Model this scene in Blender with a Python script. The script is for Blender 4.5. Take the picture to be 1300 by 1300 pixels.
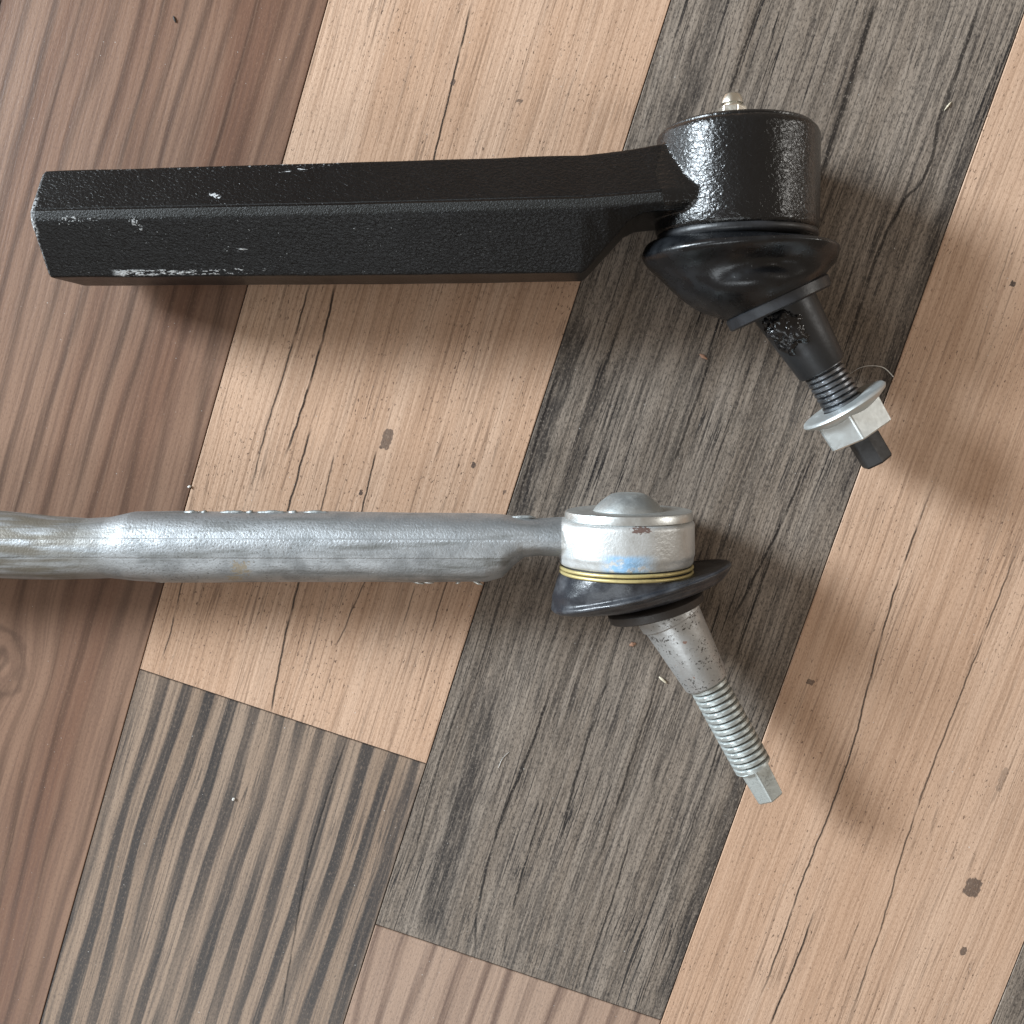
import bpy, bmesh, math, random
from mathutils import Vector, Matrix, noise as mnoise

for o in list(bpy.data.objects):
    bpy.data.objects.remove(o)
scene = bpy.context.scene
COL = scene.collection
MM = 0.001

# ------------------------------------------------------------------ camera
cam_data = bpy.data.cameras.new('camera')
cam_data.sensor_width = 36.0
cam_data.lens = 36.0
cam_data.clip_start = 0.01
cam_data.clip_end = 50.0
camera = bpy.data.objects.new('camera', cam_data)
COL.objects.link(camera)
camera.matrix_world = (Matrix.Translation((0, 0, 0.300))
                       @ Matrix.Rotation(math.radians(-5.834), 4, 'X')
                       @ Matrix.Rotation(math.radians(3.423), 4, 'Y'))
scene.camera = camera

# ------------------------------------------------------------------ light
world = bpy.data.worlds.new('World')
scene.world = world
world.use_nodes = True
bg = world.node_tree.nodes['Background']
bg.inputs[0].default_value = (1.0, 0.82, 0.65, 1)
bg.inputs[1].default_value = 0.29


def window_light(name, azimuth, elevation, dist, sx, sy, power, color):
    """A window of the room: rectangular lamp facing the parts on the floor."""
    d = bpy.data.lights.new(name, 'AREA')
    d.shape = 'RECTANGLE'
    d.size, d.size_y = sx, sy
    d.energy = power
    d.color = color
    o = bpy.data.objects.new(name, d)
    COL.objects.link(o)
    a, e = math.radians(azimuth), math.radians(elevation)
    v = Vector((math.cos(e) * math.cos(a), math.cos(e) * math.sin(a), math.sin(e)))
    o.location = v * dist
    o.rotation_euler = v.to_track_quat('Z', 'Y').to_euler()
    return o


window_light('window_light', 155, 26, 1.9, 0.50, 0.50, 80, (0.82, 0.92, 1.0))
window_light('window_light', 174, 14, 2.0, 0.28, 0.44, 9, (0.80, 0.92, 1.0))
window_light('window_light', 246, 48, 2.0, 1.30, 0.50, 10, (0.88, 0.95, 1.0))
window_light('window_light', 14, 23, 2.2, 0.14, 0.36, 8.0, (1.0, 0.97, 0.92))

scene.render.engine = 'CYCLES'
scene.cycles.max_bounces = 5
scene.cycles.diffuse_bounces = 2
scene.cycles.glossy_bounces = 3
scene.cycles.caustics_reflective = False
scene.cycles.caustics_refractive = False
scene.view_settings.view_transform = 'Standard'
scene.view_settings.look = 'None'
scene.view_settings.gamma = 1.0
scene.view_settings.exposure = 0.03
scene.view_settings.use_curve_mapping = False


# ------------------------------------------------------------------ node helper
class S:
    """A scalar socket with arithmetic."""
    def __init__(self, g, s): self.g, self.s = g, s
    def __add__(self, o): return self.g.m('ADD', self, o)
    __radd__ = __add__
    def __sub__(self, o): return self.g.m('SUBTRACT', self, o)
    def __rsub__(self, o): return self.g.m('SUBTRACT', o, self)
    def __mul__(self, o): return self.g.m('MULTIPLY', self, o)
    __rmul__ = __mul__
    def __truediv__(self, o): return self.g.m('DIVIDE', self, o)
    def abs(self): return self.g.m('ABSOLUTE', self)
    def min(self, o): return self.g.m('MINIMUM', self, o)
    def max(self, o): return self.g.m('MAXIMUM', self, o)
    def pow(self, o): return self.g.m('POWER', self, o)
    def sin(self): return self.g.m('SINE', self)
    def step(self, a, b):
        """smoothstep from 0 at a to 1 at b (a may exceed b)"""
        n = self.g.n('ShaderNodeMapRange'); n.interpolation_type = 'SMOOTHSTEP'
        self.g.put(n.inputs[0], self)
        if a <= b:
            n.inputs[1].default_value, n.inputs[2].default_value = a, b
            n.inputs[3].default_value, n.inputs[4].default_value = 0, 1
        else:
            n.inputs[1].default_value, n.inputs[2].default_value = b, a
            n.inputs[3].default_value, n.inputs[4].default_value = 1, 0
        return S(self.g, n.outputs[0])


class G:
    def __init__(self, name):
        self.mat = bpy.data.materials.new(name)
        self.mat.use_nodes = True
        self.t = self.mat.node_tree
        self.t.nodes.clear()
        self.out = self.n('ShaderNodeOutputMaterial')
        self.bsdf = self.n('ShaderNodeBsdfPrincipled')
        self.t.links.new(self.bsdf.outputs[0], self.out.inputs[0])
        tc = self.n('ShaderNodeTexCoord')
        v = self.n('ShaderNodeVectorMath'); v.operation = 'SCALE'
        v.inputs['Scale'].default_value = 1000.0
        self.t.links.new(tc.outputs['Object'], v.inputs[0])
        self.P = v.outputs[0]                       # object coordinates in mm
        sp = self.n('ShaderNodeSeparateXYZ')
        self.t.links.new(self.P, sp.inputs[0])
        self.x, self.y, self.z = (S(self, sp.outputs[i]) for i in range(3))

    def n(self, k): return self.t.nodes.new(k)

    def put(self, inp, v):
        if isinstance(v, S): self.t.links.new(v.s, inp)
        elif hasattr(v, 'is_linked') or hasattr(v, 'node'): self.t.links.new(v, inp)
        elif isinstance(v, (tuple, list)):
            inp.default_value = tuple(v) + ((1,) if len(v) == 3 and inp.type == 'RGBA' else ())
        else: inp.default_value = v

    def m(self, op, a, b=None):
        n = self.n('ShaderNodeMath'); n.operation = op
        self.put(n.inputs[0], a)
        if b is not None: self.put(n.inputs[1], b)
        return S(self, n.outputs[0])

    def vec(self, x, y, z=0.0):
        n = self.n('ShaderNodeCombineXYZ')
        for i, c in enumerate((x, y, z)): self.put(n.inputs[i], c)
        return n.outputs[0]

    def noise(self, vec, scale=1.0, detail=2.0, rough=0.5, dist=0.0):
        n = self.n('ShaderNodeTexNoise')
        self.t.links.new(vec, n.inputs['Vector'])
        n.inputs['Scale'].default_value = scale
        n.inputs['Detail'].default_value = detail
        n.inputs['Roughness'].default_value = rough
        n.inputs['Distortion'].default_value = dist
        return S(self, n.outputs[0])

    def voronoi(self, vec, scale=1.0, feature='F1'):
        n = self.n('ShaderNodeTexVoronoi'); n.feature = feature
        self.t.links.new(vec, n.inputs['Vector'])
        n.inputs['Scale'].default_value = scale
        return S(self, n.outputs['Distance'])

    def mix(self, fac, a, b, mode='MIX'):
        n = self.n('ShaderNodeMix'); n.data_type = 'RGBA'; n.blend_type = mode
        n.clamp_factor = True
        self.put(n.inputs[0], fac)
        self.put(n.inputs[6], a); self.put(n.inputs[7], b)
        return n.outputs[2]

    def bump(self, h, dist, strength=1.0):
        n = self.n('ShaderNodeBump')
        n.inputs['Strength'].default_value = strength
        n.inputs['Distance'].default_value = dist * MM
        self.put(n.inputs['Height'], h)
        self.t.links.new(n.outputs[0], self.bsdf.inputs['Normal'])

    def set(self, **k):
        for a, v in k.items(): self.put(self.bsdf.inputs[a.replace('_', ' ')], v)


# ------------------------------------------------------------------ wood prints of the floor
def crack(g, u, v, pts, width):
    """dark line along hand-placed (u, v) points in the plank's own plane, ends fading"""
    pts = sorted(pts, key=lambda p: p[1])
    v0, v1 = pts[0][1], pts[-1][1]
    us = [p[0] for p in pts]; lo, hi = min(us) - 1, max(us) + 1
    mr = g.n('ShaderNodeMapRange')
    g.put(mr.inputs[0], v)
    mr.inputs[1].default_value, mr.inputs[2].default_value = v0, v1
    fc = g.n('ShaderNodeFloatCurve')
    g.put(fc.inputs['Value'], S(g, mr.outputs[0]))
    c = fc.mapping.curves[0]
    P = [((p[1] - v0) / (v1 - v0), (p[0] - lo) / (hi - lo)) for p in pts]
    c.points[0].location = P[0]; c.points[1].location = P[-1]
    for p in P[1:-1]: c.points.new(*p)
    for p in c.points: p.handle_type = 'AUTO'
    fc.mapping.update()
    uc = S(g, fc.outputs[0]) * (hi - lo) + lo
    d = (u - uc).abs()
    span = v1 - v0
    ends = v.step(v0 - 1, v0 + 0.12 * span) * v.step(v1 + 1, v1 - 0.12 * span)
    return d.step(width, width * 0.35) * ends


def spot(g, u, v, cu, cv, ru, rv, rag):
    du = ((u - cu + rag * 0.8) / ru).abs(); dv = ((v - cv + rag) / rv).abs()
    return ((du * du) * (du * du) + (dv * dv) * (dv * dv)).step(1.15, 0.65)


def wood(name, base, alt, dark, seed, broad=0.10, broad_amt=0.6, streak_amt=0.35, sfreq=1.0, light_amt=0.3,
         pore=0.66, pore_amt=0.5, lines=0.0, lfreq=0.45, wav=3.0, cracks=(), spots=(), bands=(), spec=0.24,
         stripe=None, knot=None, weather=0.0, rough=0.36, speck=0.55, relief=0.10, sdark=None, grit=0.38, pfreq=0.36):
    g = G(name)
    u0, v0 = g.x, g.y
    w1 = g.noise(g.vec(u0 * 0.018, v0 * 0.011, seed), 1, 1) - 0.5
    w2 = g.noise(g.vec(u0 * 0.12, v0 * 0.055, seed + 3.1), 1, 1) - 0.5
    u = u0 + w1 * wav + w2 * (wav * 0.22)
    if knot:
        ku, kv, kr = knot
        du, dv = u0 - ku, (v0 - kv) * 0.7
        r = g.m('SQRT', du * du + dv * dv)
        u = u - r.step(kr * 3.0, 0.0) * (du / (r + kr * 0.4)) * (kr * 0.9)
    b = g.noise(g.vec(u * broad, v0 * (broad * 0.05), seed + 7.7), 1, 2, 0.55).step(0.34, 0.66)
    col = g.mix(b * broad_amt, base, alt)
    if stripe:
        period, lo_, hi_, scol, amt, irr = stripe
        ph = g.noise(g.vec(u0 * (0.28 / period), v0 * 0.009, seed + 21.3), 1, 1, 0.5) - 0.5
        st = ((u + ph * (period * irr)) * (2 * math.pi / period)).sin()
        st = st + (g.noise(g.vec(u * 0.9, v0 * 0.016, seed + 23), 1, 1) - 0.5) * 1.3
        md = g.noise(g.vec(u0 * (0.55 / period), v0 * 0.012, seed + 25.0), 1, 1).step(0.25, 0.55)
        col = g.mix(st.step(lo_, hi_) * (md * 0.65 + 0.35) * amt, col, scol)
    fs = g.noise(g.vec(u * sfreq, v0 * 0.020, seed + 1.7), 1, 3, 0.62)
    col = g.mix(fs.step(0.56, 0.34) * streak_amt, col, sdark or dark)
    col = g.mix(fs.step(0.54, 0.70) * light_amt, col, alt)
    height = fs
    if weather:
        wn = g.noise(g.vec(u * 1.3, v0 * 0.11, seed + 31.0), 1, 3, 0.68)
        wm = wn.step(0.53, 0.38)
        col = g.mix(wm * weather, col, dark)
        col = g.mix(wn.step(0.55, 0.68) * (weather * 0.7), col, alt)
    # pores: short dark dashes
    pn = g.noise(g.vec(u * 1.5, v0 * pfreq, seed + 41.0), 1, 2, 0.6)
    pz = g.noise(g.vec(u0 * 0.05, v0 * 0.03, seed + 43.0), 1, 1).step(0.3, 0.65)
    pm = pn.step(pore, pore + 0.05) * (pz * 0.65 + 0.35)
    col = g.mix(pm * pore_amt, col, dark)
    col = g.mix(pn.step(0.36, 0.30) * (light_amt * 0.7), col, alt)
    height = height - pn * 0.5
    if lines:
        ln = g.noise(g.vec(u * lfreq, v0 * 0.007, seed + 51.0), 1, 2, 0.55)
        lm = (ln - 0.5).abs().step(0.020, 0.004) * pz
        l2 = g.noise(g.vec(u * (lfreq * 2.1), v0 * 0.012, seed + 57.0), 1, 1, 0.5)
        lm = lm.max((l2 - 0.5).abs().step(0.030, 0.008) * (1.0 - pz) * 0.7)
        col = g.mix(lm * lines, col, dark)
    if bands:                                      # broad darker bands of the print
        bt = g.noise(g.vec(u * 1.1, v0 * 0.10, seed + 61), 1, 2).step(0.3, 0.62)
        for (pts, w, amt) in bands:
            bm_ = crack(g, u0 + w2 * 4.0, v0, pts, w)
            col = g.mix(bm_ * amt * (bt * 0.75 + 0.25), col, dark)
    if cracks:
        ck = None
        jit = g.noise(g.vec(u0 * 0.04, v0 * 0.16, seed + 71), 1, 2)
        cw = u0 + (jit - 0.5) * 1.0
        for (pts, w, amt) in cracks:
            c_ = crack(g, cw, v0, pts, w) * amt
            ck = c_ if ck is None else ck.max(c_)
        ck = ck * (g.noise(g.vec(u0 * 0.05, v0 * 0.10, seed + 73), 1, 1).step(0.28, 0.46) * 0.65 + 0.35)
        col = g.mix(ck, col, (0.009, 0.008, 0.008))
    if spots:
        rag = (g.noise(g.vec(u0 * 0.9, v0 * 0.9, seed + 81), 1, 3) - 0.5) * 2.0
        sm = None
        for (cu, cv, ru, rv, amt) in spots:
            s_ = spot(g, u0, v0, cu, cv, ru, rv, rag) * amt
            sm = s_ if sm is None else sm.max(s_)
        col = g.mix(sm, col, (0.055, 0.042, 0.038))
    if knot:
        kn = g.noise(g.vec(u0 * 0.10, v0 * 0.09, seed + 99), 1, 2, 0.5) - 0.5
        ring = ((r + kn * 9.0) * 1.1).sin().step(-0.6, 1.2) * (r + kn * 12.0).step(kr * 1.5, kr * 0.5)
        col = g.mix(ring * 0.5, col, dark)
    # fine grit of the printed and embossed film
    gr = g.noise(g.vec(u0 * 2.1, v0 * 0.95, seed + 97), 1, 2, 0.7)
    col = g.mix(gr.step(0.50, 0.30) * grit, col, sdark or dark)
    col = g.mix(gr.step(0.54, 0.72) * (grit * 0.8), col, alt)
    # pale dust caught in the emboss
    du_ = g.noise(g.vec(u0 * 1.2, v0 * 1.2, seed + 91), 1, 1)
    col = g.mix(du_.step(0.775, 0.81) * speck, col, (0.60, 0.58, 0.55))
    g.set(Base_Color=col, Roughness=b * 0.06 + fs * 0.16 + rough - 0.08, Specular_IOR_Level=spec)
    g.bump(height + gr * 0.4, relief, 0.9)
    return g.mat


# ------------------------------------------------------------------ object helpers
def tag(o, label=None, category=None, group=None, kind=None):
    if label: o['label'] = label
    if category: o['category'] = category
    if group: o['group'] = group
    if kind: o['kind'] = kind
    return o


def empty(name, loc):
    o = bpy.data.objects.new(name, None)
    o.empty_display_size = 0.01
    o.location = Vector(loc) * MM
    COL.objects.link(o)
    return o


def part(name, verts, faces, mat, parent=None, origin=(0, 0, 0), smooth=True, sharp=None):
    """verts are room coordinates in mm; origin is the parent's place in mm"""
    me = bpy.data.meshes.new(name)
    og = Vector(origin)
    me.from_pydata([tuple((Vector(v) - og) * MM) for v in verts], [], faces)
    me.validate()
    bm = bmesh.new(); bm.from_mesh(me)
    bmesh.ops.recalc_face_normals(bm, faces=bm.faces)
    bm.to_mesh(me); bm.free()
    me.polygons.foreach_set('use_smooth', [smooth] * len(me.polygons))
    if smooth and sharp:
        me.set_sharp_from_angle(angle=math.radians(sharp))
    me.materials.append(mat)
    o = bpy.data.objects.new(name, me)
    COL.objects.link(o)
    if parent: o.parent = parent
    return o


def frame(axis):
    a = Vector(axis).normalized()
    up = Vector((0, 0, 1))
    s = a.cross(up).normalized()
    return a, s, s.cross(a).normalized()


def lathe(center, axis, profile, seg=96, wob=0.0, seed=0.0, caps=True):
    """profile: list of (distance along axis, radius)"""
    a, s, t = frame(axis)
    c = Vector(center)
    V, F = [], []
    for (d, r) in profile:
        for k in range(seg):
            ph = 2 * math.pi * k / seg
            n = s * math.cos(ph) + t * math.sin(ph)
            rr = r
            if wob:
                q = (c + a * d + n * r) * 0.16
                rr += wob * mnoise.noise(q + Vector((seed, 0, 0)))
            V.append(c + a * d + n * rr)
    m = len(profile)
    for i in range(m - 1):
        for k in range(seg):
            k2 = (k + 1) % seg
            F.append((i * seg + k, i * seg + k2, (i + 1) * seg + k2, (i + 1) * seg + k))
    if caps:
        F.append(tuple(range(seg))); F.append(tuple(range((m - 1) * seg, m * seg)))
    return V, F


def catmull(pts, sub):
    """pts: list of equal-length tuples"""
    out = []
    P = [pts[0]] + list(pts) + [pts[-1]]
    for i in range(1, len(P) - 2):
        for k in range(sub):
            t = k / sub
            row = []
            for a, b, c, d in zip(P[i - 1], P[i], P[i + 1], P[i + 2]):
                row.append(0.5 * (2 * b + (c - a) * t + (2 * a - 5 * b + 4 * c - d) * t * t
                                  + (3 * b - a - 3 * c + d) * t ** 3))
            out.append(tuple(row))
    out.append(tuple(pts[-1]))
    return out


def loft(rings, zc, seg=120, sub=6, displace=None):
    """rings: (xl, yl, xr, yr, rz_up, rz_down): left and right point at height zc and the height reach"""
    R = catmull(rings, sub)
    V, F = [], []
    for i, (xl, yl, xr, yr, ru, rd) in enumerate(R):
        cx, cy = (xl + xr) / 2, (yl + yr) / 2
        hx, hy = (xr - xl) / 2, (yr - yl) / 2
        for k in range(seg):
            ph = 2 * math.pi * k / seg
            c, s = math.cos(ph), math.sin(ph)
            p = Vector((cx + hx * c, cy + hy * c, zc + (ru if s > 0 else rd) * s))
            if displace:
                p = displace(p, ph, i / (len(R) - 1), Vector((cx, cy, zc)))
            V.append(p)
    for i in range(len(R) - 1):
        for k in range(seg):
            k2 = (k + 1) % seg
            F.append((i * seg + k, i * seg + k2, (i + 1) * seg + k2, (i + 1) * seg + k))
    n = len(R)
    F.append(tuple(range(seg))); F.append(tuple(range((n - 1) * seg, n * seg)))
    return V, F


def thread(center, axis, s0, s1, r_out, depth, pitch, seg=56, per=14):
    a, s, t = frame(axis)
    c = Vector(center)
    n = int((s1 - s0) / pitch * per)
    V, F = [], []
    for i in range(n + 1):
        d = s0 + (s1 - s0) * i / n
        for k in range(seg):
            ph = 2 * math.pi * k / seg
            q = (d / pitch - k / seg) % 1.0
            tri = 1 - abs(2 * q - 1)
            prof = min(1.0, max(0.0, (tri - 0.06) / 0.42))
            fade = min(1.0, (d - s0) / 1.5, (s1 - d) / 1.0)
            r = r_out - depth * (1 - prof) * max(0.0, fade) ** 0.5
            V.append(c + a * d + (s * math.cos(ph) + t * math.sin(ph)) * r)
    for i in range(n):
        for k in range(seg):
            k2 = (k + 1) % seg
            F.append((i * seg + k, i * seg + k2, (i + 1) * seg + k2, (i + 1) * seg + k))
    F.append(tuple(range(seg))); F.append(tuple(range(n * seg, (n + 1) * seg)))
    return V, F


def prism(center, axis, sides, r0, r1, d0, d1, twist, bevel=0.6, seg_round=3, cut=None):
    """polygonal bar along an axis with small rounded corners; r is the corner radius"""
    a, s, t = frame(axis)
    c = Vector(center)
    prof = []
    for k in range(sides):
        ph = twist + 2 * math.pi * k / sides
        for e in range(-1, 2):
            p2 = ph + e * bevel / r0
            rr = 1.0 if e == 0 else math.cos(math.pi / sides) / math.cos(math.pi / sides - abs(e) * bevel / r0)
            if e == 0: rr = 0.985
            prof.append((math.cos(p2) * rr, math.sin(p2) * rr))
    levels = [(d0, r0), (d1 - bevel, r1), (d1, r1 * 0.93)]
    if cut: levels = [(d0, r0 * 0.93), (d0 + bevel, r0)] + levels[1:]
    V, F = [], []
    m = len(prof)
    for d, r in levels:
        for (x, y) in prof: V.append(c + a * d + (s * x + t * y) * r)
    for i in range(len(levels) - 1):
        for k in range(m):
            k2 = (k + 1) % m
            F.append((i * m + k, i * m + k2, (i + 1) * m + k2, (i + 1) * m + k))
    F.append(tuple(range(m))); F.append(tuple(range((len(levels) - 1) * m, len(levels) * m)))
    return V, F


def sections(secs):
    """loft closed polygons of equal length"""
    V, F = [], []
    m = len(secs[0])
    for sct in secs: V += sct
    for i in range(len(secs) - 1):
        for k in range(m):
            k2 = (k + 1) % m
            F.append((i * m + k, i * m + k2, (i + 1) * m + k2, (i + 1) * m + k))
    F.append(tuple(range(m))); F.append(tuple(range((len(secs) - 1) * m, len(secs) * m)))
    return V, F


def forging(shapes, voxel, smooth_it):
    """fuse overlapping solids into one skin with soft forged transitions; returns verts, faces, normals"""
    V, F = [], []
    for (v, f) in shapes:
        o = len(V)
        V += [tuple(p) for p in v]; F += [tuple(i + o for i in q) for q in f]
    me = bpy.data.meshes.new('fuse')
    me.from_pydata(V, [], F)
    bm = bmesh.new(); bm.from_mesh(me)
    bmesh.ops.recalc_face_normals(bm, faces=bm.faces)
    bm.to_mesh(me); bm.free()
    o = bpy.data.objects.new('fuse', me); COL.objects.link(o)
    r = o.modifiers.new('r', 'REMESH'); r.mode = 'VOXEL'; r.voxel_size = voxel
    s = o.modifiers.new('s', 'SMOOTH'); s.factor = 0.5; s.iterations = smooth_it
    dg = bpy.context.evaluated_depsgraph_get()
    em = bpy.data.meshes.new_from_object(o.evaluated_get(dg))
    vs = [v.co.copy() for v in em.vertices]
    ns = [v.normal.copy() for v in em.vertices]
    fs = [tuple(p.vertices) for p in em.polygons]
    bpy.data.objects.remove(o); bpy.data.meshes.remove(me); bpy.data.meshes.remove(em)
    return vs, fs, ns


def split_part(name, fused, keep, mat, parent, origin):
    vs, fs, ns = fused
    idx, V, N, F = {}, [], [], []
    for f in fs:
        c = sum((vs[i] for i in f), Vector()) / len(f)
        if not keep(c): continue
        q = []
        for i in f:
            if i not in idx:
                idx[i] = len(V); V.append(vs[i]); N.append(ns[i])
            q.append(idx[i])
        F.append(q)
    me = bpy.data.meshes.new(name)
    og = Vector(origin)
    me.from_pydata([tuple((v - og) * MM) for v in V], [], F)
    me.polygons.foreach_set('use_smooth', [True] * len(me.polygons))
    me.normals_split_custom_set_from_vertices([tuple(n) for n in N])
    me.materials.append(mat)
    o = bpy.data.objects.new(name, me); COL.objects.link(o); o.parent = parent
    return o


# ------------------------------------------------------------------ floor
TH = math.radians(-18.03)
PALE = dict(base=(0.50, 0.325, 0.220), alt=(0.60, 0.425, 0.310), dark=(0.06, 0.036, 0.026), sdark=(0.25, 0.145, 0.09), sfreq=1.5, pfreq=0.62)
wood_pale = wood('pale_wood_print', seed=11, broad=0.09, streak_amt=0.42, pore=0.625, pore_amt=0.85,
    wav=2.5, lines=0.5, cracks=[
        ([(-62.2, 99.8), (-61.1, 76.7), (-59.7, 54.9), (-58.4, 40)], 0.42, 0.95),
        ([(-84.1, 14), (-84.2, -14.3), (-84.6, -33.3), (-83.6, -54.7)], 0.38, 0.85),
        ([(-77.0, 15.0), (-76.0, -8.5), (-76.2, -24.8), (-77.0, -41.2)], 0.50, 0.95),
        ([(-71.9, -29.4), (-71.8, -39.5), (-71.6, -60.8)], 0.45, 0.95),
        ([(-63.1, -34.8), (-62.0, -54.7)], 0.35, 0.8),
        ([(-51.4, -29.9), (-50.1, -52.5)], 0.38, 0.9),
        ([(-97.0, -80.8), (-95.7, -101.4), (-95.9, -110.6)], 0.34, 0.8),
        ([(-62.5, -70.6), (-61.7, -90.1), (-60.0, -108.1), (-59.0, -118.0)], 0.45, 0.9),
        ([(-43.1, -66.2), (-45.9, -90.8)], 0.32, 0.7),
        ([(-19.9, -58.6), (-19.7, -76.3)], 0.32, 0.7),
        ([(-28.5, -64.7), (-28.4, -82.0)], 0.30, 0.6)],
    spots=[(-49.4, -25.7, 1.5, 3.2, 0.75), (-22.7, -24.9, 0.6, 1.0, 0.9), (-52.2, -43.1, 0.5, 0.9, 0.9),
           (-60.8, 76.8, 0.6, 0.9, 0.8), (-41.1, 77.5, 0.7, 0.5, 0.7), 
           (-11.6, -29.9, 0.4, 0.7, 0.7)], **PALE)
wood_pale_b = wood('pale_wood_print_cracked', seed=37, broad=0.07, streak_amt=0.38, pore=0.635, pore_amt=0.8,
    wav=2.5, lines=0.4, cracks=[
        ([(105.6, 16.3), (105.1, 6.1), (105.0, -9.4), (106.4, -37.1), (107.8, -52.0), (110.0, -84.5),
          (109.5, -113.6), (110.0, -139.4), (109.6, -160.1)], 0.40, 0.9),
        ([(134.0, 6.3), (134.0, -20.5), (133.8, -43.9), (133.5, -65.3), (134.0, -89.3), (136.4, -121.1),
          (137.2, -155.6)], 0.36, 0.8),
        ([(116.0, -120.9), (116.1, -142.6), (115.3, -163.4)], 0.45, 0.95),
        ([(129.5, -120.5), (129.7, -133.7)], 0.3, 0.6),
        ([(102.1, 84.6), (103.2, 64.6), (104.5, 44.2)], 0.25, 0.4)],
    spots=[(157.4, -99.4, 2.4, 3.0, 0.8), (91.5, -55.5, 1.1, 0.9, 0.75), (161.7, -118.9, 0.9, 1.4, 0.8),
           (153.9, -65.5, 0.9, 4.0, 0.4), (106.6, 70.2, 0.8, 0.8, 0.95)], **PALE)
wood_dark = wood('weathered_grey_print', base=(0.215, 0.172, 0.136), alt=(0.33, 0.278, 0.232),
    dark=(0.016, 0.015, 0.016), grit=0.62, seed=5, broad=0.11, streak_amt=0.48, sfreq=0.85, light_amt=0.32, pore=0.60, pore_amt=0.5, lines=0.95, lfreq=0.5,
    weather=0.36, wav=3.0, rough=0.36, cracks=[
        ([(44.8, 133), (45.3, 107.0), (45.8, 92.3), (45.8, 80)], 0.95, 0.85),
        ([(71.5, 142), (72.2, 119.6), (72.0, 107.6), (73.6, 93.8), (70.3, 82.9), (68.3, 64.0), (69.5, 38)], 0.7, 0.8),
        ([(69.3, 15), (68.5, -5.8), (65.6, -32.4), (63.1, -47)], 0.55, 0.85),
        ([(34.7, -70), (35.3, -103.1), (37.1, -127)], 0.55, 0.85),
        ([(19.9, -78), (19.0, -107.9), (17.7, -127.9), (25.0, -171.0)], 0.6, 0.9),
        ([(14.8, 121), (14.4, 95.9)], 0.5, 0.8), ([(-7.6, 11), (-7.2, -17.7), (-6.9, -35)], 0.5, 0.7),
        ([(49.1, -70), (49.4, -104.0), (50.0, -130)], 0.45, 0.8), ([(32.7, 31), (33.2, 9.8), (32.5, -13)], 0.5, 0.8),
        ([(68.4, -19.7), (68.3, -57)], 0.4, 0.8), ([(-4.6, -88), (-5.5, -112.4), (-3.6, -146)], 0.45, 0.8),
        ([(28.4, -113), (30.0, -153.0), (32.5, -168.9)], 0.45, 0.85), ([(56.3, -114), (57.7, -140.6), (57.6, -170)], 0.4, 0.8),
        ([(71.8, -64), (72.7, -96.0), (73.0, -133)], 0.4, 0.75)],
    bands=[([(3.3, 125), (3.6, 97.1), (2.8, 80)], 5.0, 0.6), ([(3.1, -84), (6.1, -137.3), (7.9, -172)], 6.0, 0.75),
           ([(-5.5, 26), (-6.0, -7.7), (-6.0, -42)], 5.0, 0.75), ([(5.7, 18), (5.4, -36)], 4.0, 0.5),
           ([(81.2, 112), (82.5, 53.2), (81.7, -9)], 4.0, 0.6), ([(83.0, -70), (82.3, -123.6), (82.2, -170)], 3.5, 0.7)])
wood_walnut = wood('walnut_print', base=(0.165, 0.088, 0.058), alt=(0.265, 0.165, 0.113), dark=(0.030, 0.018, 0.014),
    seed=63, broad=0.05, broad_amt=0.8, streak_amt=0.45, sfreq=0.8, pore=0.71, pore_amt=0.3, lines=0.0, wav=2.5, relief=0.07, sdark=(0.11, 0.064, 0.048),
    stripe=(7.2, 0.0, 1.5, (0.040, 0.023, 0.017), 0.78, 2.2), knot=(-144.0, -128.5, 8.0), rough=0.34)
wood_zebra = wood('zebra_stripe_print', base=(0.27, 0.192, 0.138), alt=(0.35, 0.262, 0.198), dark=(0.030, 0.029, 0.031),
    seed=88, broad=0.05, streak_amt=0.38, pore=0.655, pore_amt=0.5, lines=0.6, wav=3.0,
    stripe=(7.4, -0.25, 0.45, (0.048, 0.043, 0.041), 0.93, 1.2), rough=0.36,
    cracks=[([(-34.4, -114), (-35.1, -149.0), (-31.5, -185.6), (-28.2, -212.1)], 0.4, 0.8)],
    bands=[([(-12.5, -118), (-10.8, -141.8), (-10.5, -195)], 6.5, 0.55)])
wood_ash = wood('brown_stripe_print', base=(0.33, 0.222, 0.162), alt=(0.40, 0.285, 0.215), dark=(0.10, 0.07, 0.06),
    seed=17, broad=0.05, streak_amt=0.24, pore=0.69, pore_amt=0.3, wav=2.5,
    stripe=(8.5, 0.1, 1.3, (0.11, 0.066, 0.050), 0.85, 2.0), rough=0.36)

gs = G('dark_floor_base')  # dark slab under the planks, showing in the seams
gs.set(Base_Color=(0.030, 0.026, 0.024), Roughness=0.8)
V, F = [], []
for (x, y, z) in [(-720, -720, -4), (720, -720, -4), (720, 720, -4), (-720, 720, -4),
                  (-720, -720, -0.55), (720, -720, -0.55), (720, 720, -0.55), (-720, 720, -0.55)]:
    V.append((x, y, z))
F = [(0, 1, 2, 3), (4, 5, 6, 7), (0, 1, 5, 4), (1, 2, 6, 5), (2, 3, 7, 6), (3, 0, 4, 7)]
floor = part('floor', V, F, gs.mat, smooth=False)
floor.rotation_euler.z = TH
tag(floor, 'vinyl floor printed with mixed wood planks', kind='structure')

random.seed(4)


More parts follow.
